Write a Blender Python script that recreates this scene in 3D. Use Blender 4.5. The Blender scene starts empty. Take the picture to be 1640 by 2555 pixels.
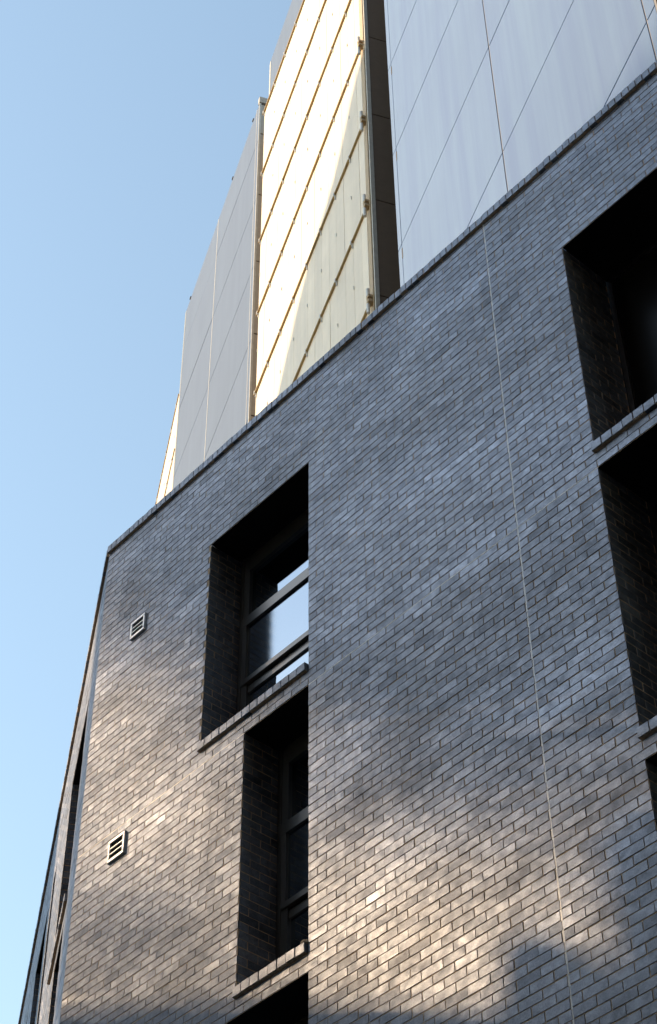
import bpy, math, random
from mathutils import Vector, Matrix
random.seed(7)
sc = bpy.context.scene
col = sc.collection

# ------------------------------------------------------------------ camera
cam_d = bpy.data.cameras.new('camera')
cam = bpy.data.objects.new('camera', cam_d)
col.objects.link(cam)
Rx = Vector((0.66021469, 0.75103917, -0.00753188))
Ry = Vector((0.54055778, -0.46817714, 0.69900461))
Rz = Vector((0.52145359, -0.46556453, -0.71507749))
cam.matrix_world = Matrix(((Rx.x, Ry.x, Rz.x, 0), (Rx.y, Ry.y, Rz.y, 0), (Rx.z, Ry.z, Rz.z, 0), (0, 0, 0, 1)))
cam_d.sensor_fit = 'VERTICAL'
cam_d.sensor_height = 36.0
cam_d.sensor_width = 36.0
cam_d.lens = 4652.06 / 2555 * 36.0
cam_d.clip_start = 0.1
cam_d.clip_end = 3000
sc.camera = cam

# ------------------------------------------------------------------ light
SUN_AZ, SUN_EL = 130.0, 34.0          # azimuth measured from +Y towards -X
a, e = math.radians(SUN_AZ), math.radians(SUN_EL)
S = Vector((-math.sin(a) * math.cos(e), math.cos(a) * math.cos(e), math.sin(e)))
U = Vector((0, 0, 1)).cross(S).normalized()
V = S.cross(U)
w = bpy.data.worlds.new('World')
sc.world = w
w.use_nodes = True
nt = w.node_tree
bg = nt.nodes['Background']
sky = nt.nodes.new('ShaderNodeTexSky')
sky.sky_type = 'NISHITA'
sky.sun_disc = False
sky.sun_elevation = e
sky.sun_rotation = math.radians(360 - SUN_AZ)
sky.air_density = 1.0
sky.dust_density = 0.2
sky.ozone_density = 1.0
hz = nt.nodes.new('ShaderNodeMix'); hz.data_type = 'RGBA'; hz.blend_type = 'MULTIPLY'; hz.inputs[0].default_value = 1.0
hz.inputs[7].default_value = (1.10, 0.985, 0.765, 1)
nt.links.new(sky.outputs[0], hz.inputs[6]); nt.links.new(hz.outputs[2], bg.inputs[0])
bg.inputs[1].default_value = 0.15
sun_d = bpy.data.lights.new('sun', 'SUN')
sun_d.energy = 2.1
sun_d.angle = math.radians(0.53)
sun_d.color = (1.0, 0.705, 0.42)
sun = bpy.data.objects.new('sun', sun_d)
sun.rotation_euler = S.to_track_quat('Z', 'Y').to_euler()
col.objects.link(sun)
sc.view_settings.view_transform = 'Standard'
sc.view_settings.look = 'None'
sc.view_settings.gamma = 1.0
sc.view_settings.exposure = 1.42

# ------------------------------------------------------------------ materials
def newmat(name):
    m = bpy.data.materials.new(name)
    m.use_nodes = True
    return m, m.node_tree, m.node_tree.nodes['Principled BSDF']

def nd(t, typ, **kw):
    n = t.nodes.new(typ)
    for k, v in kw.items():
        if k.startswith('i_'):
            key = k[2:]
            key = int(key) if key.isdigit() else key
            n.inputs[key].default_value = v
        else:
            setattr(n, k, v)
    return n

def ramp(t, stops):
    r = t.nodes.new('ShaderNodeValToRGB')
    el = r.color_ramp.elements
    while len(el) < len(stops):
        el.new(0.5)
    for q, (p, c) in zip(el, stops):
        q.position = p
        q.color = (c[0], c[1], c[2], 1) if not isinstance(c, (int, float)) else (c, c, c, 1)
    return r

def mixc(t, fac, c1, c2, blend='MIX'):
    m = t.nodes.new('ShaderNodeMix')
    m.data_type = 'RGBA'
    m.blend_type = blend
    for sock, val in ((m.inputs[0], fac), (m.inputs[6], c1), (m.inputs[7], c2)):
        if hasattr(val, 'is_output'):
            t.links.new(val, sock)
        elif isinstance(val, (int, float)):
            sock.default_value = val
        else:
            sock.default_value = (val[0], val[1], val[2], 1)
    return m.outputs[2]

def brick_material(name, dark, mid, light, rough=0.5, spec=0.5):
    m, t, p = newmat(name)
    tint = nd(t, 'ShaderNodeAttribute', attribute_name='tint')
    geo = nd(t, 'ShaderNodeNewGeometry')
    big = nd(t, 'ShaderNodeTexNoise', i_Scale=0.9, i_Detail=4.0, i_Roughness=0.6)
    t.links.new(geo.outputs['Position'], big.inputs['Vector'])
    # per-brick offset for the blotches inside a brick
    vadd = nd(t, 'ShaderNodeVectorMath', operation='MULTIPLY_ADD')
    t.links.new(tint.outputs['Color'], vadd.inputs[0])
    vadd.inputs[1].default_value = (37.0, 91.0, 53.0)
    t.links.new(geo.outputs['Position'], vadd.inputs[2])
    blot = nd(t, 'ShaderNodeTexNoise', i_Scale=11.0, i_Detail=3.0, i_Roughness=0.55, i_Distortion=0.6)
    t.links.new(vadd.outputs[0], blot.inputs['Vector'])
    grain = nd(t, 'ShaderNodeTexNoise', i_Scale=190.0, i_Detail=2.0, i_Roughness=0.7)
    t.links.new(geo.outputs['Position'], grain.inputs['Vector'])
    base = ramp(t, [(0.0, dark), (0.35, mid), (1.0, light)])
    mix1 = nd(t, 'ShaderNodeMath', operation='MULTIPLY_ADD')
    t.links.new(big.outputs['Fac'], mix1.inputs[0]); mix1.inputs[1].default_value = 2.0; mix1.inputs[2].default_value = -0.98
    mix2 = nd(t, 'ShaderNodeMath', operation='ADD')
    t.links.new(mix1.outputs[0], mix2.inputs[0]); t.links.new(tint.outputs['Fac'], mix2.inputs[1])
    t.links.new(mix2.outputs[0], base.inputs[0])
    bl = ramp(t, [(0.34, 0.72), (0.47, 0.95), (0.56, 1.06), (0.68, 1.40)])
    t.links.new(blot.outputs['Fac'], bl.inputs[0])
    c = mixc(t, 1.0, base.outputs[0], bl.outputs[0], 'MULTIPLY')
    gr = ramp(t, [(0.30, 0.45), (0.42, 0.95), (0.70, 1.12)])
    t.links.new(grain.outputs['Fac'], gr.inputs[0])
    c = mixc(t, 0.8, c, gr.outputs[0], 'MULTIPLY')
    t.links.new(c, p.inputs['Base Color'])
    p.inputs['Roughness'].default_value = rough
    # salt bloom and rain streaks, drawn out down the wall
    mp = nd(t, 'ShaderNodeMapping'); mp.inputs['Scale'].default_value = (2.2, 2.2, 0.28)
    t.links.new(geo.outputs['Position'], mp.inputs['Vector'])
    stn = nd(t, 'ShaderNodeTexNoise', i_Scale=1.3, i_Detail=6.0, i_Roughness=0.62, i_Distortion=0.4)
    t.links.new(mp.outputs[0], stn.inputs['Vector'])
    sr = ramp(t, [(0.40, 0.66), (0.50, 0.98), (0.60, 1.05), (0.70, 1.5)])
    t.links.new(stn.outputs['Fac'], sr.inputs[0])
    c = mixc(t, 0.9, c, sr.outputs[0], 'MULTIPLY')
    t.links.new(c, p.inputs['Base Color'])
    rsum = nd(t, 'ShaderNodeMath', operation='MULTIPLY_ADD')
    t.links.new(tint.outputs['Fac'], rsum.inputs[0]); rsum.inputs[1].default_value = 0.35
    t.links.new(blot.outputs['Fac'], rsum.inputs[2])
    rr = nd(t, 'ShaderNodeMapRange', i_1=0.4, i_2=0.95, i_3=rough + 0.08, i_4=rough - 0.07)
    t.links.new(rsum.outputs[0], rr.inputs[0])
    t.links.new(rr.outputs[0], p.inputs['Roughness'])
    # the glaze is uneven: from band to band of the wall, from brick to brick and inside a brick
    mb_ = nd(t, 'ShaderNodeMapping'); mb_.inputs['Scale'].default_value = (0.42, 0.42, 1.25)
    t.links.new(geo.outputs['Position'], mb_.inputs['Vector'])
    band = nd(t, 'ShaderNodeTexNoise', i_Scale=0.8, i_Detail=5.0, i_Roughness=0.62, i_Distortion=0.5)
    t.links.new(mb_.outputs[0], band.inputs['Vector'])
    g1 = nd(t, 'ShaderNodeMapRange', i_1=0.33, i_2=0.66, i_3=0.20, i_4=0.50)
    t.links.new(band.outputs['Fac'], g1.inputs[0])
    g2 = nd(t, 'ShaderNodeMapRange', i_1=0.3, i_2=0.7, i_3=0.80, i_4=1.18)
    t.links.new(blot.outputs['Fac'], g2.inputs[0])
    g3 = nd(t, 'ShaderNodeMapRange', i_1=0.1, i_2=0.8, i_3=0.80, i_4=1.14)
    t.links.new(tint.outputs['Fac'], g3.inputs[0])
    gg = nd(t, 'ShaderNodeMath', operation='MULTIPLY'); t.links.new(g1.outputs[0], gg.inputs[0]); t.links.new(g2.outputs[0], gg.inputs[1])
    gh = nd(t, 'ShaderNodeMath', operation='MULTIPLY'); t.links.new(gg.outputs[0], gh.inputs[0]); t.links.new(g3.outputs[0], gh.inputs[1])
    pit = nd(t, 'ShaderNodeTexNoise', i_Scale=75.0, i_Detail=3.0, i_Roughness=0.7)
    t.links.new(geo.outputs['Position'], pit.inputs['Vector'])
    g4 = nd(t, 'ShaderNodeMapRange', i_1=0.32, i_2=0.66, i_3=0.62, i_4=1.24)
    t.links.new(pit.outputs['Fac'], g4.inputs[0])
    gi = nd(t, 'ShaderNodeMath', operation='MULTIPLY'); t.links.new(gh.outputs[0], gi.inputs[0]); t.links.new(g4.outputs[0], gi.inputs[1])
    t.links.new(gi.outputs[0], p.inputs['Specular IOR Level'])
    p.inputs['IOR'].default_value = 4.2
    p.inputs['Specular Tint'].default_value = (0.78, 0.84, 0.97, 1)
    b = nd(t, 'ShaderNodeBump', i_Strength=0.35, i_Distance=0.002)
    t.links.new(grain.outputs['Fac'], b.inputs['Height'])
    t.links.new(b.outputs[0], p.inputs['Normal'])
    return m

def plain(name, colr, rough=0.6, metal=0.0, spec=0.5, var=0.12, scale=6.0, streak=None, stc=None):
    m, t, p = newmat(name)
    geo = nd(t, 'ShaderNodeNewGeometry')
    n = nd(t, 'ShaderNodeTexNoise', i_Scale=scale, i_Detail=5.0, i_Roughness=0.6)
    t.links.new(geo.outputs['Position'], n.inputs['Vector'])
    r = ramp(t, [(0.3, [x * (1 - var) for x in colr]), (0.7, [min(1, x * (1 + var)) for x in colr])])
    t.links.new(n.outputs['Fac'], r.inputs[0])
    c = r.outputs[0]
    if streak:
        mp = nd(t, 'ShaderNodeMapping')
        mp.inputs['Scale'].default_value = (1.7, 1.7, 0.06)
        t.links.new(geo.outputs['Position'], mp.inputs['Vector'])
        s = nd(t, 'ShaderNodeTexNoise', i_Scale=1.6, i_Detail=7.0, i_Roughness=0.65)
        t.links.new(mp.outputs[0], s.inputs['Vector'])
        sr = ramp(t, [(0.42, 0.0), (0.66, 1.0)])
        t.links.new(s.outputs['Fac'], sr.inputs[0])
        f = nd(t, 'ShaderNodeMath', operation='MULTIPLY')
        t.links.new(sr.outputs[0], f.inputs[0]); f.inputs[1].default_value = streak
        c = mixc(t, f.outputs[0], c, stc)
    at = nd(t, 'ShaderNodeAttribute', attribute_name='tint')
    tr = nd(t, 'ShaderNodeMapRange', i_3=1.0 - var * 0.6, i_4=1.0 + var * 0.6)
    t.links.new(at.outputs['Fac'], tr.inputs[0])
    c = mixc(t, 1.0, c, tr.outputs[0], 'MULTIPLY')
    t.links.new(c, p.inputs['Base Color'])
    p.inputs['Roughness'].default_value = rough
    p.inputs['Metallic'].default_value = metal
    p.inputs['Specular IOR Level'].default_value = spec
    return m

def glass_material(name, frosted=False):
    m, t, p = newmat(name)
    p.inputs['Base Color'].default_value = (0.27, 0.36, 0.47, 1)
    p.inputs['Metallic'].default_value = 1.0
    p.inputs['Roughness'].default_value = 0.02
    geo = nd(t, 'ShaderNodeNewGeometry')
    n = nd(t, 'ShaderNodeTexNoise', i_Scale=1.4 if not frosted else 260.0, i_Detail=2.0)
    t.links.new(geo.outputs['Position'], n.inputs['Vector'])
    b = nd(t, 'ShaderNodeBump', i_Strength=0.12 if not frosted else 0.25, i_Distance=0.01 if not frosted else 0.0006)
    t.links.new(n.outputs['Fac'], b.inputs['Height'])
    t.links.new(b.outputs[0], p.inputs['Normal'])
    if frosted:
        p.inputs['Roughness'].default_value = 0.10
    return m

M = {}
M['brick'] = brick_material('grey_brick', (0.034, 0.040, 0.052), (0.090, 0.102, 0.125), (0.20, 0.205, 0.22), 0.45, 0.5)
M['mortar'] = plain('brown_mortar', (0.68, 0.52, 0.37), 0.9, var=0.25, scale=30, spec=0.2)
M['sealant'] = plain('pale_sealant', (0.88, 0.85, 0.80), 0.4, var=0.08, scale=20)
M['sealant'].node_tree.nodes['Principled BSDF'].inputs['IOR'].default_value = 2.4
M['dark_metal'] = plain('dark_bronze_metal', (0.035, 0.031, 0.028), 0.30, 0.0, 1.0, var=0.15)
M['dark_metal'].node_tree.nodes['Principled BSDF'].inputs['IOR'].default_value = 1.8
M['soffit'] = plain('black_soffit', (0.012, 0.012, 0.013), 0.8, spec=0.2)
M['glass'] = glass_material('window_glass')
M['frosted'] = glass_material('frosted_glass', True)
M['dark_glass'] = plain('dark_glass', (0.014, 0.013, 0.013), 0.25, spec=0.08, var=0.1, scale=1.0)
M['vent_metal'] = plain('pale_vent_metal', (0.72, 0.74, 0.77), 0.42, 0.8, 0.5, var=0.05)
M['black'] = plain('vent_dark', (0.008, 0.008, 0.008), 0.9, spec=0.1)
M['pale_panel'] = plain('pale_panel', (0.215, 0.325, 0.53), 0.85, spec=0.12, var=0.025, scale=0.6, streak=0.6, stc=(0.175, 0.26, 0.48))  # darker, bluer base colour stands in for shade on this block
M['joint'] = plain('joint_backing', (0.05, 0.045, 0.045), 0.8)
M['joint_strip'] = plain('grey_joint_strip', (0.30, 0.30, 0.31), 0.7)
M['cream'] = plain('cream_panel', (0.90, 0.79, 0.64), 0.5, var=0.07, scale=1.2, streak=0.3, stc=(0.66, 0.58, 0.48))
M['gold'] = plain('bronze_rail', (0.50, 0.36, 0.17), 0.5, 0.0, 0.5, var=0.1)
M['tan'] = plain('tan_trim', (0.48, 0.36, 0.22), 0.6, var=0.1)
M['white_metal'] = plain('white_bracket', (0.75, 0.75, 0.74), 0.4)
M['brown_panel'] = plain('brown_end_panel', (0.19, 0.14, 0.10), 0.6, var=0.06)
M['grey_panel'] = plain('grey_panel', (0.185, 0.245, 0.355), 0.85, spec=0.12, var=0.03, scale=0.7, streak=0.35, stc=(0.155, 0.205, 0.31))  # dark bluish tone stands in for shade on the grey faces
M['grey_end'] = plain('warm_grey_end', (0.46, 0.43, 0.38), 0.6, var=0.05)
M['pale_trim'] = plain('pale_edge_trim', (0.60, 0.60, 0.56), 0.5)
M['asphalt'] = plain('asphalt', (0.05, 0.05, 0.052), 0.9, var=0.2, scale=3)
M['render'] = plain('blocker_render', (0.13, 0.095, 0.07), 0.9, var=0.15, scale=0.5)
M['core'] = plain('wall_core', (0.10, 0.10, 0.10), 0.9)

# ------------------------------------------------------------------ mesh helpers
ZV = Vector((0, 0, 1))

class Frame:
    def __init__(s, O, ux, n):
        s.O = Vector(O); s.ux = Vector(ux).normalized(); s.n = Vector(n).normalized()
    def p(s, u, z, o=0.0):
        q = s.O + s.ux * u + s.n * o
        return (q.x, q.y, q.z + z)

class MB:
    def __init__(s):
        s.v = []; s.f = []; s.mi = []; s.t = []
    def quad(s, pts, mi=0, t=0.5):
        b = len(s.v); s.v += pts; s.f.append(tuple(range(b, b + len(pts)))); s.mi.append(mi); s.t.append(t)
    def box(s, fr, u0, u1, z0, z1, o0, o1, mi=0, t=None, ch=0.0):
        """box between out-offsets o0 (back) and o1 (front); ch = chamfer of the front face"""
        t = random.random() if t is None else t
        b = len(s.v)
        if ch:
            c = ch
            s.v += [fr.p(u0, z0, o0), fr.p(u1, z0, o0), fr.p(u1, z1, o0), fr.p(u0, z1, o0),
                    fr.p(u0, z0, o1 - c), fr.p(u1, z0, o1 - c), fr.p(u1, z1, o1 - c), fr.p(u0, z1, o1 - c),
                    fr.p(u0 + c, z0 + c, o1), fr.p(u1 - c, z0 + c, o1), fr.p(u1 - c, z1 - c, o1), fr.p(u0 + c, z1 - c, o1)]
            F = [(0, 1, 5, 4), (1, 2, 6, 5), (2, 3, 7, 6), (3, 0, 4, 7), (4, 5, 9, 8), (5, 6, 10, 9), (6, 7, 11, 10), (7, 4, 8, 11), (8, 9, 10, 11), (3, 2, 1, 0)]
        else:
            s.v += [fr.p(u0, z0, o0), fr.p(u1, z0, o0), fr.p(u1, z1, o0), fr.p(u0, z1, o0),
                    fr.p(u0, z0, o1), fr.p(u1, z0, o1), fr.p(u1, z1, o1), fr.p(u0, z1, o1)]
            F = [(0, 1, 5, 4), (1, 2, 6, 5), (2, 3, 7, 6), (3, 0, 4, 7), (4, 5, 6, 7), (3, 2, 1, 0)]
        for q in F:
            s.f.append(tuple(b + i for i in q)); s.mi.append(mi); s.t.append(t)
    def cyl(s, base, top, r, n=12, mi=0, t=0.5):
        base = Vector(base); top = Vector(top); ax = (top - base).normalized()
        x = ax.orthogonal().normalized(); y = ax.cross(x)
        b = len(s.v)
        for c in (base, top):
            for i in range(n):
                q = c + (x * math.cos(2 * math.pi * i / n) + y * math.sin(2 * math.pi * i / n)) * r
                s.v.append(tuple(q))
        for i in range(n):
            j = (i + 1) % n
            s.f.append((b + i, b + j, b + n + j, b + n + i)); s.mi.append(mi); s.t.append(t)
        s.f.append(tuple(b + i for i in reversed(range(n)))); s.mi.append(mi); s.t.append(t)
        s.f.append(tuple(b + n + i for i in range(n))); s.mi.append(mi); s.t.append(t)
    def prism(s, pts, z0, z1, mi=0, t=0.5):
        n = len(pts); b = len(s.v)
        s.v += [(x, y, z0) for x, y in pts] + [(x, y, z1) for x, y in pts]
        for i in range(n):
            j = (i + 1) % n
            s.f.append((b + i, b + j, b + n + j, b + n + i)); s.mi.append(mi); s.t.append(t)
        s.f.append(tuple(b + i for i in reversed(range(n)))); s.mi.append(mi); s.t.append(t)
        s.f.append(tuple(b + n + i for i in range(n))); s.mi.append(mi); s.t.append(t)
    def build(s, name, mats, parent=None):
        me = bpy.data.meshes.new(name)
        me.from_pydata(s.v, [], s.f)
        for m in (mats if isinstance(mats, (list, tuple)) else [mats]):
            me.materials.append(m)
        me.polygons.foreach_set('material_index', s.mi)
        at = me.attributes.new('tint', 'FLOAT', 'FACE')
        at.data.foreach_set('value', s.t)
        me.update()
        import bmesh
        bm = bmesh.new(); bm.from_mesh(me)
        bmesh.ops.recalc_face_normals(bm, faces=bm.faces)
        bm.to_mesh(me); bm.free()
        o = bpy.data.objects.new(name, me)
        col.objects.link(o)
        if parent:
            o.parent = parent
        return o

def thing(name, label, cat, group=None, kind=None):
    o = bpy.data.objects.new(name, None); col.objects.link(o)
    o.empty_display_size = 0.2
    o['label'] = label; o['category'] = cat
    if group: o['group'] = group
    if kind: o['kind'] = kind
    return o

def part_empty(name, parent, label=None):
    o = bpy.data.objects.new(name, None); col.objects.link(o); o.parent = parent
    if label: o['label'] = label
    return o

# ------------------------------------------------------------------ brickwork
D = 8.583
ZJ = 11.145            # head of the second row of windows, a bed joint
P = 0.086              # course pitch
BL = 0.2335            # brick plus joint
MJP = 0.0034            # half an upright joint
MJ = 0.0042            # half a joint
MORTAR_BACK = 0.0045

def brickwork(mb, fr, u0, u1, z0, z1, openings, anchor, breaks=(), anchors=None, ch=0.0022, flip=0, end_full=False):
    """bricks as real little blocks; openings = (ua, ub, za, zb)"""
    k0 = math.floor((z0 - ZJ) / P + 1e-6)
    k1 = math.ceil((z1 - ZJ) / P - 1e-6)
    for k in range(k0, k1):
        za = ZJ + k * P; zb = za + P
        zc = 0.5 * (za + zb)
        lo, hi = max(za, z0), min(zb, z1)
        if hi - lo < 0.02: continue
        spans = [(u0, u1)]
        cuts = sorted([(o[0], o[1]) for o in openings if o[2] < zc < o[3]] + [(b - 0.0045, b + 0.0045) for b in breaks])
        for ca, cb in cuts:
            ns = []
            for sa, sb in spans:
                if cb <= sa or ca >= sb: ns.append((sa, sb)); continue
                if ca > sa: ns.append((sa, ca))
                if cb < sb: ns.append((cb, sb))
            spans = ns
        rowdz = random.gauss(0, 0.0007)
        for sa, sb in spans:
            an = anchor
            if anchors:
                for lim, val in anchors:
                    if 0.5 * (sa + sb) > lim: an = val
            ph = an + (BL * 0.5 if (k + flip) % 2 else 0.0)
            i = math.floor((sa - ph) / BL)
            x = ph + i * BL
            while x < sb:
                a_ = max(x + MJP, sa); b_ = min(x + BL - MJP, sb)
                x += BL
                if b_ - a_ < 0.03: continue
                jx = random.gauss(0, 0.0016); jz = rowdz + random.gauss(0, 0.0011); jo = random.gauss(0, 0.0008)
                aa = a_ + (jx if a_ > sa + 0.001 else 0); bb = b_ + (jx if b_ < sb - 0.001 else 0)
                t = random.random()
                t = min(1, max(0, 0.40 + 0.34 * (t - 0.5) + (0.22 if random.random() < 0.06 else 0) - (0.30 if random.random() < 0.07 else 0)))
                zz0 = lo + MJ + jz if lo == za else lo + 0.001
                zz1 = hi - MJ + jz if hi == zb else hi - 0.001
                mb.box(fr, aa, bb, zz0, zz1, -0.016, jo, 0, t, ch)

def backing(mb, fr, u0, u1, z0, z1, openings, o, mi=1, breaks=()):
    us = sorted(set([u0, u1] + [x for q in openings for x in q[:2] if u0 < x < u1]))
    zs = sorted(set([z0, z1] + [x for q in openings for x in q[2:] if z0 < x < z1]))
    for i in range(len(us) - 1):
        for j in range(len(zs) - 1):
            uc, zc = 0.5 * (us[i] + us[i + 1]), 0.5 * (zs[j] + zs[j + 1])
            if any(q[0] < uc < q[1] and q[2] < zc < q[3] for q in openings): continue
            mb.quad([fr.p(us[i], zs[j], o), fr.p(us[i + 1], zs[j], o), fr.p(us[i + 1], zs[j + 1], o), fr.p(us[i], zs[j + 1], o)], mi)

GZ = -1.6
ZTOP = ZJ + 35 * P + 15.45 * P        # underside of the coping
XL = -13.522
XR = 2.5
XCJ = -7.222
heads = [ZJ + 35 * P, ZJ, ZJ - 35 * P, ZJ - 70 * P, ZJ - 105 * P]
JR = -9.918
front_open = []
for i, h in enumerate(heads):
    xl = -11.525 if i % 2 == 0 else -10.846
    front_open.append((xl, JR, h - 33 * P, h))
r_open = [(-6.302, -3.75, h - 33 * P, h) for h in heads]
far_open = [(-1.9, -0.29, h - 33 * P, h) for h in heads]
FRONT = Frame((0, D, 0), (1, 0, 0), (0, -1, 0))
d3 = Vector((-0.87297789, 0.48775978, 0)); n3 = Vector((-0.48775978, -0.87297789, 0))
SIDE = Frame((XL, D, 0), d3, n3)
SL = 14.0
side_open = []
for i, h in enumerate(heads):
    side_open += [((1.05, 2.75) if i % 2 == 0 else (1.2, 2.15)) + (h - 33 * P, h), (4.45, 4.97, h - 33 * P, h),
                  ((5.5, 7.15) if i % 2 == 0 else (5.6, 6.6)) + (h - 33 * P, h), (8.25, 9.85, h - 33 * P, h)]

bld = thing('brick_building', 'dark grey brick building with deep black window openings, filling the foreground', 'building')

mb = MB()
op = front_open + r_open + far_open
brickwork(mb, FRONT, XL + 0.001, XR, GZ, ZTOP, op, JR, breaks=(XCJ,), anchors=[(-99, JR), (XCJ, -6.302 + 0.0)])
backing(mb, FRONT, XL + 0.006, XR, GZ, ZTOP, op, -MORTAR_BACK)
mb.build('front_wall', [M['brick'], M['mortar']], bld)

mb = MB()
brickwork(mb, SIDE, 0.001, SL, GZ, ZTOP, side_open, 0.0, flip=1)
backing(mb, SIDE, 0.006, SL, GZ, ZTOP, side_open, -MORTAR_BACK)
mb.build('side_wall', [M['brick'], M['mortar']], bld)

# inner body, set back behind the reveals so that every opening is a real recess
SET = 0.70
mb = MB()
c0 = Vector((XL, D, 0))
q = c0 + Vector((0.25, SET, 0))
e3 = c0 + d3 * SL - n3 * SET
mb.prism([(q.x, q.y), (XR, D + SET), (XR, 34), (e3.x, 34), (e3.x, e3.y)], GZ, 15.2)
mb.build('inner_body', M['core'], bld)
mb = MB()
RF = Frame((XR, D, 0), (0, 1, 0), (1, 0, 0))
brickwork(mb, RF, 0.0, 25.0, GZ, ZTOP, [], 0.0)
backing(mb, RF, 0.0, 25.0, GZ, ZTOP, [], -MORTAR_BACK)
mb.build('end_wall', [M['brick'], M['mortar']], bld)

# windows: brick reveal, black soffit, frame, panes and brick sill
def window(fr, ua, ub, za, zb, dep, parent, plain_glass=False):
    wn = part_empty('window', parent)
    for F_, nm in ((Frame(fr.p(ua, 0, 0), -fr.n, fr.ux), 'reveal'), (Frame(fr.p(ub, 0, 0), -fr.n, -fr.ux), 'reveal')):
        mb = MB()
        brickwork(mb, F_, 0.0165, dep, za, zb, [], 0.0, ch=0.0022)
        backing(mb, F_, 0.0165, dep, za, zb, [], -0.0034)
        mb.build(nm, [M['brick'], M['mortar']], wn)
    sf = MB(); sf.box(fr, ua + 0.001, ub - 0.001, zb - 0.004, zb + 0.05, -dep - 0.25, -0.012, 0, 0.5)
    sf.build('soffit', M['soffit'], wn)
    zs = za + 0.10
    st = 0.15
    o = -dep
    f = MB()
    if plain_glass:
        st = 0.05
        f.box(fr, ua, ua + st, zs - 0.1, zb, o - 0.07, o - 0.01)
        f.box(fr, ub - st, ub, zs - 0.1, zb, o - 0.07, o - 0.01)
        f.box(fr, ua + st, ub - st, zb - 0.05, zb, o - 0.07, o - 0.012)
        f.box(fr, ua + st, ub - st, zs - 0.1, zs + 0.06, o - 0.07, o - 0.012)
        f.build('frame', M['dark_metal'], wn)
        g = MB(); g.box(fr, ua + st - 0.01, ub - st + 0.01, zs, zb - 0.04, o - 0.045, o - 0.035)
        g.build('pane', M['dark_glass'], wn)
    else:
        f.box(fr, ua, ua + st, zs - 0.1, zb, o - 0.07, o)
        f.box(fr, ub - st, ub, zs - 0.1, zb, o - 0.07, o)
        f.box(fr, ua + 0.045, ua + 0.06, zs - 0.1, zb, o, o + 0.012)
        f.box(fr, ua + st, ub - st, zb - 0.21, zb, o - 0.07, o - 0.002)
        f.box(fr, ua + st, ub - st, zs - 0.1, zs + 0.06, o - 0.07, o - 0.002)
        t1, t1b, t2, t2b = zb - 0.905, zb - 1.03, zb - 1.765, zb - 1.825
        f.box(fr, ua + st, ub - st, zb - 1.93, zb - 1.845, o - 0.07, o - 0.02)
        f.build('frame', M['dark_metal'], wn)
        s_ = MB()
        s_.box(fr, ua + 0.075, ub - 0.075, t1b, t1, o - 0.03, o + 0.022)
        s_.box(fr, ua + 0.075, ub - 0.075, t2b, t2, o - 0.03, o + 0.022)
        s_.box(fr, ua + 0.075, ua + 0.145, t2, t1b, o - 0.03, o + 0.020)
        s_.box(fr, ub - 0.145, ub - 0.075, t2, t1b, o - 0.03, o + 0.020)
        s_.build('sash', M['dark_metal'], wn)
        g = MB(); g.box(fr, ua + st - 0.01, ub - st + 0.01, t1 - 0.01, zb - 0.20, o - 0.055, o - 0.045)
        g.build('pane', M['glass'], wn)
        g = MB(); g.box(fr, ua + st - 0.01, ub - st + 0.01, zs, zb - 1.90, o - 0.055, o - 0.045)
        g.build('pane', M['glass'], wn)
        gm = MB(); gm.box(fr, ua + 0.14, ub - 0.14, t2 - 0.005, t1b + 0.005, o - 0.02, o - 0.008)
        gm.build('pane', M['frosted'], wn)['label'] = 'middle pane of obscured glass'
    sm = MB()
    n = max(1, round((ub - ua) / 0.115)); wd = (ub - ua) / n
    for i in range(n):
        x0 = ua - 0.012 + i * wd
        tt = random.uniform(0.3, 0.5); jo = random.gauss(0, 0.0015); jz = random.gauss(0, 0.0016)
        sm.box(fr, x0 + 0.003, x0 + wd - 0.003, za + 0.006 + jz, za + 0.098 + jz, -0.20, 0.034 + jo, 0, tt, 0.003)
    sm.box(fr, ua - 0.006, ub - 0.016, za + 0.004, za + 0.090, -0.20, 0.026, 1)
    sm.box(fr, ua + 0.002, ub - 0.002, za + 0.085, za + 0.13, -dep - 0.05, -0.12, 1)
    sm.build('sill', [M['brick'], M['mortar']], wn)
    return wn

for q in front_open + far_open:
    window(FRONT, *q, 0.43, bld)
for q in r_open:
    window(FRONT, *q, 0.60, bld, True)
for q in side_open[:12]:
    window(SIDE, *q, 0.55, bld, True)

# lump of loose mortar on the end of one sill
import bmesh
bm = bmesh.new()
bmesh.ops.create_icosphere(bm, subdivisions=3, radius=1.0)
for v in bm.verts:
    k = 1 + 0.25 * math.sin(9 * v.co.x + 3 * v.co.z) * math.cos(7 * v.co.y) + random.uniform(-0.06, 0.06)
    v.co = Vector((v.co.x * 0.036 * k, v.co.y * 0.03 * k, v.co.z * 0.020 * k))
me = bpy.data.meshes.new('mortar_lump'); bm.to_mesh(me); bm.free()
me.materials.append(M['mortar'])
lump = bpy.data.objects.new('mortar_lump', me); col.objects.link(lump)
lump.location = (JR - 0.035, D - 0.006, ZJ - 33 * P + 0.112); lump.parent = bld

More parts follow.
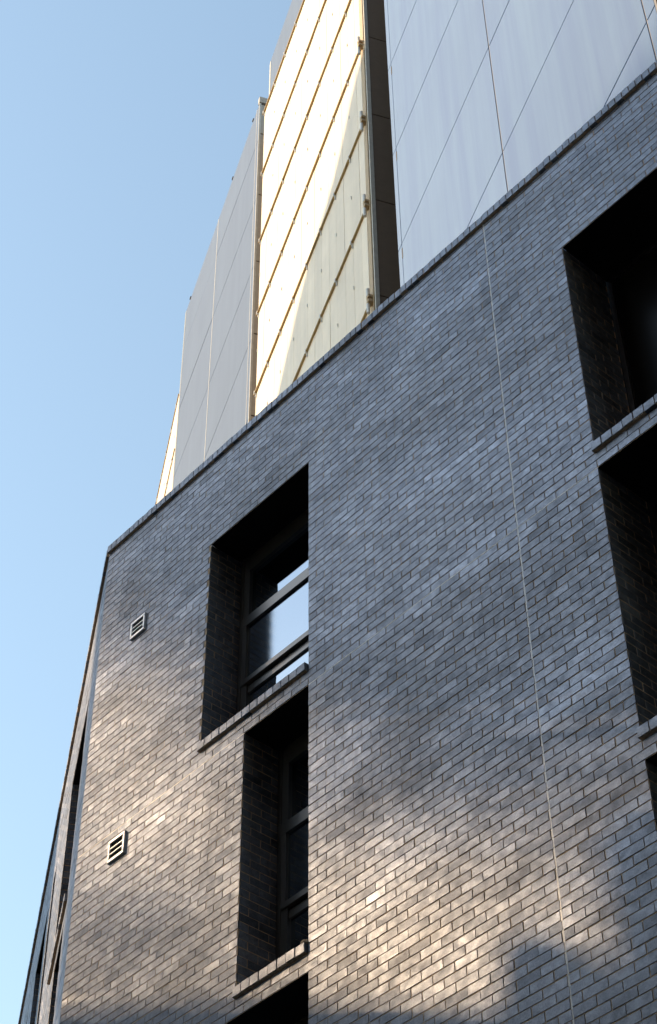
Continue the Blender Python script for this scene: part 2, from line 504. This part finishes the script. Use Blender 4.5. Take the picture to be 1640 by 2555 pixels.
# coping: bricks laid on edge
def coping(fr, u0, u1, parent, wid=0.0865):
    mb = MB(); n = round((u1 - u0) / wid); wd = (u1 - u0) / n
    for i in range(n):
        x0 = u0 + i * wd
        jo = random.gauss(0, 0.0015); jz = random.gauss(0, 0.0012)
        mb.box(fr, x0 + 0.0035, x0 + wd - 0.0035, ZTOP + 0.002 + jz, ZTOP + 0.108 + jz, -0.22, 0.035 + jo, 0, random.uniform(0.3, 0.5), 0.003)
    mb.box(fr, u0 + 0.002, u1 - 0.002, ZTOP + 0.001, ZTOP + 0.100, -0.30, 0.028, 1)
    return mb.build('coping', [M['brick'], M['mortar']], parent)
coping(FRONT, XL - 0.004, XR, bld)
coping(SIDE, 0.04, SL, bld)

# sealant: the vertical movement joint and the long bed joint
mb = MB()
z = GZ; x = 0.0; prev = None
pts = []
while z < ZTOP + 0.11:
    out = -0.002 if z < ZTOP else 0.031
    x = 0.7 * x + random.gauss(0, 0.0012)
    pts.append((XCJ + x + 0.002 * math.sin(z * 5.0), z, out)); z += 0.043
for (xa, za, oa), (xb, zb, ob) in zip(pts[:-1], pts[1:]):
    w1 = 0.0085 + 0.0006 * math.sin(za * 31)
    mb.quad([FRONT.p(xa - w1, za, oa), FRONT.p(xa + w1, za, oa), FRONT.p(xb + w1, zb, ob), FRONT.p(xb - w1, zb, ob)])
    mb.quad([FRONT.p(xa - w1, za, oa - 0.02), FRONT.p(xa - w1, za, oa), FRONT.p(xb - w1, zb, ob), FRONT.p(xb - w1, zb, ob - 0.02)])
    mb.quad([FRONT.p(xa + w1, za, oa), FRONT.p(xa + w1, za, oa - 0.02), FRONT.p(xb + w1, zb, ob - 0.02), FRONT.p(xb + w1, zb, ob)])
mb.build('movement_joint', M['sealant'], bld)
for ua, ub in ((XL + 0.01, -10.846), (JR, -6.302), (-3.75, XR)):
    mb = MB(); x = ua; zo = 0.0
    while x < ub:
        xe = min(ub, x + 0.11); zn = 0.6 * zo + random.gauss(0, 0.0007)
        mb.quad([FRONT.p(x, ZJ - 0.0055 + zo, 0.001), FRONT.p(xe, ZJ - 0.0055 + zn, 0.001), FRONT.p(xe, ZJ + 0.0045 + zn, 0.001), FRONT.p(x, ZJ + 0.0045 + zo, 0.001)])
        x = xe; zo = zn
    mb.build('bed_joint_sealant', M['sealant'], bld)

# vents
def vent(u0, u1, z0, z1):
    vn = part_empty('vent', bld)
    f = MB(); b = 0.028; o = 0.030
    for q in ((u0, u1, z1 - b * 1.25, z1), (u0, u1, z0, z0 + b * 1.25), (u0, u0 + b, z0 + b * 1.25, z1 - b * 1.25), (u1 - b, u1, z0 + b * 1.25, z1 - b * 1.25)):
        f.box(FRONT, *q, 0.001, o, 0, 0.5, 0.004)
    f.build('frame', M['vent_metal'], vn)
    d = MB(); d.box(FRONT, u0 + 0.01, u1 - 0.01, z0 + 0.01, z1 - 0.01, 0.002, 0.007); d.build('dark_backing_plate', M['black'], vn)  # flat black plate stands in for the shade inside the vent
    hz = (z1 - z0 - 2 * b * 1.25) / 3
    for i in (1, 2):
        s_ = MB(); zz = z0 + b * 1.25 + hz * i
        s_.box(FRONT, u0 + b, u1 - b, zz - 0.006, zz + 0.004, 0.008, 0.026, 0, 0.5)
        s_.build('slat', M['vent_metal'], vn)
    return vn
vent(-12.928, -12.659, 10.752, 11.016)
vent(-12.888, -12.632, 13.680, 13.925)

# ------------------------------------------------------------------ upper blocks
Pb = Vector((-13.91706755, 14.15222582, 0))
d2 = Vector((-0.92109271, 0.38934332, 0)); out2 = Vector((-0.38934332, -0.92109271, 0))
UP = Frame(Pb, d2, out2)
BASE = 15.2

def slabs(mb, fr, us, zs, gap_u, gap_z, thick, o=0.0, mi=0, tv=None, ch=0.002):
    for i in range(len(us) - 1):
        for j in range(len(zs) - 1):
            gu = gap_u * 0.5; gz = gap_z * 0.5
            mb.box(fr, us[i] + gu, us[i + 1] - gu, zs[j] + gz, zs[j + 1] - gz, o - thick, o + random.gauss(0, 0.0008), mi, tv, ch)

def block_core(fr, u0, u1, z0, z1, depth, mat, parent, o=-0.05):
    mb = MB(); mb.box(fr, u0, u1, z0, z1, -depth, o); return mb.build('core', mat, parent)

# pale block, nearest
pale = thing('pale_panel_block', 'pale blue-grey panelled block above the brick parapet, rightmost of the upper blocks', 'building', 'panelled upper blocks')
ZB = [BASE, 17.7, 20.74, 23.80, 26.84, 29.87, 32.89, 35.9, 38.9, 41.9, 45.0]
mb = MB()
slabs(mb, UP, [-8.655, -8.435], ZB, 0.0, 0.028, 0.04)
slabs(mb, UP, [-8.405, -4.31], ZB, 0.0, 0.028, 0.04)
slabs(mb, UP, [-4.275, -0.185], ZB, 0.0, 0.028, 0.04)
slabs(mb, UP, [-0.165, 0.0], ZB, 0.0, 0.028, 0.04)
mb.build('facade_panels', M['pale_panel'], pale)
for u, wv in ((-8.42, 0.012), (-4.2925, 0.013), (-0.175, 0.008)):
    mb = MB(); mb.box(UP, u - wv, u + wv, BASE, 45.0, -0.05, -0.012)
    mb.build('joint_strip', M['joint_strip'], pale)
block_core(UP, -8.65, -0.005, BASE, 45.0, 6.0, M['joint'], pale, -0.045)
for zc in ZB[4:8]:
    mb = MB(); mb.box(UP, -0.205, -0.165, zc - 0.42, zc - 0.14, -0.02, 0.004); mb.build('clip', M['joint'], pale)
# end of the next bay at the right, dark
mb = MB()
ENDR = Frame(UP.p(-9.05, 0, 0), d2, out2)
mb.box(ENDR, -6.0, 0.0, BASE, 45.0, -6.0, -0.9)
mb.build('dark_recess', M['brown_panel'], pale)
mb = MB(); mb.box(UP, -8.70, -8.66, BASE, 45, -0.9, 0.0); mb.build('edge_trim', M['joint_strip'], pale)

# cream block
cream = thing('cream_railed_block', 'sunlit cream block with thin bronze rails, between the pale blue and the grey blocks', 'building', 'panelled upper blocks')
ZR = [BASE, 18.1, 21.1, 24.09, 27.09, 30.09, 33.08, 36.07, 39.06, 42.08, 45.08]
CU0, CU1 = 1.20, 9.15
seam = [2.305 + 0.9715 * i for i in range(8)]
us = [1.49]
for q in seam:
    us += [q - 0.486 if q > 2.31 else 1.82, q]
us = sorted(set([round(x, 4) for x in us if x < CU1] + [CU1]))
mb = MB()
for i in range(len(us) - 1):
    tv = random.random()
    for j in range(len(ZR) - 1):
        mb.box(UP, us[i] + 0.003, us[i + 1] - 0.003, ZR[j] + 0.01, ZR[j + 1] - 0.01, -0.03, random.gauss(0, 0.002), 0, min(1, max(0, tv + random.gauss(0, 0.12))), 0.004)
mb.build('cladding_boards', M['cream'], cream)
block_core(UP, CU0 + 0.03, CU1 - 0.02, BASE, 45.0, 6.0, M['tan'], cream, -0.032)
mb = MB()
mb.box(UP, 1.30, 1.485, BASE, 45.06, -0.06, -0.004, 0, 0.5)
mb.box(UP, 1.25, 1.29, BASE, 45.06, -0.06, 0.02, 0, 0.3)
mb.build('edge_post', M['tan'], cream)
mb = MB(); mb.box(UP, 1.195, 1.24, BASE, 45.06, -0.08, 0.0); mb.build('edge_trim', M['pale_trim'], cream)
ENDC = Frame(UP.p(CU0 + 0.005, 0, -0.08), -out2, -d2)     # end face, looking at us
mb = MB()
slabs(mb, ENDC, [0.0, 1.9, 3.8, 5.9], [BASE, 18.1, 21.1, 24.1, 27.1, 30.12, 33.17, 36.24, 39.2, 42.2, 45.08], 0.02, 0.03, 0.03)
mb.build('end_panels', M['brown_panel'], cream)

def rail(fr, u0, u1, z, parent, ends=True, seams=(), pj=0.05):
    mb = MB()
    mb.box(fr, u0, u1, z - 0.016, z + 0.016, 0.0, pj, 0, 0.5)
    r = mb.build('rail', M['gold'], parent)
    if seams:
        for s_ in seams:
            b = MB()
            b.box(fr, s_ - 0.013, s_ + 0.013, z - 0.17, z - 0.02, 0.002, 0.03, 0, 0.5, 0.004)
            b.box(fr, s_ - 0.016, s_ + 0.016, z - 0.06, z + 0.045, pj - 0.02, pj + 0.012, 0, 0.5, 0.003)
            b.build('bracket', M['white_metal'], r)
            b = MB()
            b.box(fr, s_ - 0.008, s_ + 0.008, z - 1.49, z - 1.39, 0.002, 0.022, 0, 0.5, 0.003)
            b.build('clip', M['white_metal'], r)
    if ends:
        b = MB(); c_ = MB()
        p0 = Vector(fr.p(u0 + 0.03, z - 0.38, 0.085)); p1 = Vector(fr.p(u0 + 0.03, z - 0.12, 0.085))
        b.cyl(p0, p1, 0.034)
        b.build('cable_sleeve', M['white_metal'], r); b = MB()
        p0 = Vector(fr.p(u0 + 0.03, z + 0.10, 0.085)); p1 = Vector(fr.p(u0 + 0.03, z + 0.32, 0.085))
        b.cyl(p0, p1, 0.034)
        b.build('cable_sleeve', M['white_metal'], r)
        c_.box(fr, u0 - 0.06, u0 + 0.06, z - 0.12, z - 0.05, 0.0, 0.11, 0, 0.5, 0.005)
        c_.box(fr, u0 - 0.06, u0 + 0.06, z + 0.02, z + 0.08, 0.0, 0.11, 0, 0.5, 0.005)
        c_.cyl(fr.p(u0 + 0.03, z - 0.2, 0.085), fr.p(u0 + 0.03, z + 0.2, 0.085), 0.028)
        c_.build('clamp', M['tan'], r)
    return r
for z in ZR[3:]:
    rail(UP, 1.34, CU1 + 0.05, z, cream, True, seam)
# grey storey on top, set back
mb = MB()
slabs(mb, UP, [1.2, 5.3, 9.86], [45.0, 49.28], 0.02, 0.02, 0.04, -0.35)
mb.build('attic_wall', M['grey_panel'], cream)
mb = MB(); mb.box(UP, 1.25, 9.98, 45.0, 49.24, -6.0, -0.40); mb.build('attic_core', M['grey_panel'], cream)
mb = MB(); mb.box(UP, 9.87, 9.93, 45.0, 49.22, -0.4, -0.34); mb.box(UP, 9.965, 9.99, 45.0, 49.2, -0.45, -0.345); mb.build('attic_trim', M['pale_trim'], cream)

# grey block
grey = thing('grey_panel_block', 'plain grey panelled block with pale vertical trims, left of the large cream face', 'building', 'panelled upper blocks')
G0, G1 = 9.70, 17.72
ZG = [BASE, 17.9, 20.9, 23.9, 26.9, 29.85, 32.85, 35.80, 38.80, 41.75, 44.60, 46.5]
mb = MB()
slabs(mb, UP, [G0 + 0.03, G0 + 0.235], ZG, 0.0, 0.032, 0.04)
slabs(mb, UP, [G0 + 0.265, G0 + 4.25], ZG, 0.0, 0.032, 0.04)
slabs(mb, UP, [G0 + 4.29, G1 - 0.10], ZG, 0.0, 0.032, 0.04)
mb.build('facade_panels', M['grey_panel'], grey)
for u, wv in ((G0 + 0.010, 0.016), (G0 + 0.25, 0.012), (G0 + 4.27, 0.016), (G1 - 0.08, 0.014), (G1 - 0.01, 0.01)):
    mb = MB(); mb.box(UP, u - wv, u + wv, BASE, 46.48, -0.05, 0.006, 0, 0.5)
    mb.build('vertical_trim', M['pale_trim'], grey)
block_core(UP, G0 + 0.01, G1 - 0.0, BASE, 46.45, 6.0, M['joint'], grey, -0.045)
ENDG = Frame(UP.p(G0 - 0.004, 0, -0.012), -out2, -d2)
mb = MB()
slabs(mb, ENDG, [0.0, 3.0, 5.9], [BASE, 18, 21, 24, 27, 29.9, 32.95, 36.0, 38.97, 41.95, 44.9, 46.42], 0.02, 0.05, 0.03)
mb.build('end_panels', M['grey_end'], grey)
mb = MB(); mb.box(UP, G0 - 0.04, G0 + 0.10, 46.47, 46.75, -6.0, 0.02, 0, 0.5, 0.01); mb.build('roof_cap', M['grey_end'], grey)
for u in (G0 + 0.6, G0 + 2.7, G0 + 7.4):
    mb = MB(); mb.box(UP, u, u + 0.10, 46.5, 46.56, -0.08, 0.02)
    mb.build('roof_clip', M['joint'], grey)

# far cream block, only a sliver
far = thing('far_cream_block', 'thin sunlit cream wedge with bronze edge rail behind the far edge of the grey block', 'building', 'panelled upper blocks')
FO = UP.p(G1 + 0.12, 0, -0.02)
FB = Frame(FO, d3, n3)
ZF = [BASE, 19.3, 22.3, 25.3, 28.3, 31.3, 34.3, 37.3, 40.3, 42.75]
us = [i * 0.5 for i in range(0, 10)] + [4.85]
mb = MB()
for i in range(len(us) - 1):
    for j in range(len(ZF) - 1):
        mb.box(FB, us[i] + 0.003, us[i + 1] - 0.003, ZF[j] + 0.01, ZF[j + 1] - 0.01, -0.03, 0.0, 0, random.random(), 0.004)
mb.build('cladding_boards', M['cream'], far)
block_core(FB, 0.02, 4.83, BASE, 42.7, 4.0, M['tan'], far, -0.032)
for z in ZF[6:]:
    rail(FB, 0.05, 4.9, z, far, False, [0.5 + i for i in range(5)], 0.03)
mb = MB(); mb.box(FB, 4.86, 4.90, BASE, 42.7, -0.05, 0.04); mb.build('edge_post', M['tan'], far)

# ------------------------------------------------------------------ ground and added light blockers (outside the frame)
mb = MB()
mb.quad([(-600, -600, GZ), (600, -600, GZ), (600, 600, GZ), (-600, 600, GZ)])
g = mb.build('ground', M['asphalt']); g['kind'] = 'structure'

# added unseen blockers, outlines shaped to throw the shadows; (u, v) are coordinates across / up as the sun sees them
Sh = Vector((S.x, S.y, 0)).normalized()
def sunpt(u, v, h, z=None):
    t = (h - v * V.dot(Sh)) / math.cos(e)
    q = U * u + V * v + S * t
    return q
def shadow_blocker(name, label, outline, h, depth, mat):
    pts = []
    for u, v in outline:
        if v is None:
            q = sunpt(u, 0, h); q.z = GZ
            # keep plan position at distance h
            q = U * u + Sh * h; q.z = GZ
        else:
            q = sunpt(u, v, h)
        pts.append(q)
    mbn = MB(); n = len(pts); b = 0
    mbn.v = [tuple(q) for q in pts] + [tuple(q + Sh * depth) for q in pts]
    for i in range(n):
        j = (i + 1) % n
        mbn.f.append((i, j, n + j, n + i)); mbn.mi.append(0); mbn.t.append(0.5)
    mbn.f.append(tuple(reversed(range(n)))); mbn.mi.append(0); mbn.t.append(0.5)
    mbn.f.append(tuple(range(n, 2 * n))); mbn.mi.append(0); mbn.t.append(0.5)
    o = mbn.build(name, mat)
    o['label'] = label; o['category'] = 'building'; o['kind'] = 'thing'
    return o
shadow_blocker('low_shadow_blocker', 'added low block with shaped outline that shades the wall foot, outside the frame',
          [(-40, None), (-40, 3.0), (-16.4, 4.6), (-15.29, 5.06), (-14.53, 5.19), (-13.86, 5.31), (-12.86, 5.36), (-12.0, 5.42), (-11.66, 5.46), (-11.62, 5.86), (-11.43, 5.97), (-11.2, 5.89), (-10.94, 5.76), (-10.6, 5.62), (-10.3, 5.6), (-10.3, 6.22), (-10.74, 6.22), (-10.97, 6.5), (-10.8, 6.72), (-10.1, 6.72), (-10.1, 5.55), (-9.5, 5.4), (-9.5, 5.9), (6, 5.9), (6, None)],
          26, 9, M['render'])  # unseen blocker, outline drawn back from the shadow at the wall foot
shadow_blocker('high_shadow_blocker', 'added slab far off, shaped to shade the upper brickwork, outside the frame',
          [(-5.0, None), (-5.0, 7.8), (-9.0, 8.05), (-10.68, 8.5), (-11.16, 8.45), (-11.91, 8.55), (-12.84, 8.85), (-14.02, 9.6), (-15.43, 11.1), (-16.5, 12.5), (-18.5, 14.5), (-18.5, 17.6), (8, 17.6), (8, None)],
          170, 3, M['render'])  # unseen slab, lower edge shaped to fade the sun off the upper bricks
shadow_blocker('curved_shadow_blocker', 'added block with a curved top that shades the cream face, outside the frame',
          [(-26.8, None), (-26.8, 22.2), (-26.34, 23.0), (-25.82, 23.69), (-25.47, 24.04), (-25.13, 24.5), (-24.66, 24.95), (-24.2, 25.4), (-23.7, 25.71), (-23.28, 25.98), (-22.76, 26.4), (-22.33, 26.9), (-21.8, 27.62), (-21.32, 28.2), (-20.96, 28.5), (-20.2, 29.2), (-20.0, 31.0), (-20.0, None)],
          30, 5, M['render'])  # unseen blocker, top curve traced from the shade edge on the cream boards
# added unseen slat screen, gaps shaped for broken light on the lower brickwork
from mathutils import noise as mnoise
mb = MB(); PIT = 0.17; v = 5.0; HS = 60.0
while v < 13.0:
    u = -16.2
    while u < -8.0:
        T = 0.19 + 0.10 * mnoise.noise(Vector((u * 0.75 + 3.1, v * 1.3, 0.4))) + 0.17 * math.exp(-((u + 12.2) / 0.95) ** 2 - ((v - 5.75) / 0.42) ** 2) - 0.09 * math.exp(-((u + 15.1) / 0.7) ** 2 - ((v - 5.4) / 0.7) ** 2) - 0.07 * math.exp(-((u + 11.6) / 0.8) ** 2 - ((v - 6.9) / 0.4) ** 2)
        T = min(0.8, max(0.12, T))
        hgt = PIT * (1 - T)
        p = [sunpt(u, v, HS), sunpt(u + 0.35, v, HS), sunpt(u + 0.35, v + hgt, HS), sunpt(u, v + hgt, HS)]
        b = len(mb.v)
        mb.v += [tuple(q) for q in p] + [tuple(q + Sh * 0.02) for q in p]
        for f_ in ((0, 1, 2, 3), (7, 6, 5, 4), (0, 4, 5, 1), (1, 5, 6, 2), (2, 6, 7, 3), (3, 7, 4, 0)):
            mb.f.append(tuple(b + i for i in f_)); mb.mi.append(0); mb.t.append(0.5)
        u += 0.35
    v += PIT
o = mb.build('slatted_sun_blocker', M['render']); o['label'] = 'added slatted screen that thins the sun on the lower bricks, outside the frame'; o['category'] = 'screen'; o['kind'] = 'thing'
mb = MB()  # added unseen block, keeps sky light off reveals and end panels
mb.prism([(6, -12), (-11, -12), (-11, -50), (30, -50), (30, 4), (6, 4)], GZ, 48)
o = mb.build('side_sky_blocker', M['render']); o['label'] = 'added tall block that keeps sky light off the reveals, outside the frame'; o['category'] = 'building'; o['kind'] = 'thing'

sc.render.resolution_x = 657
sc.render.resolution_y = 1024
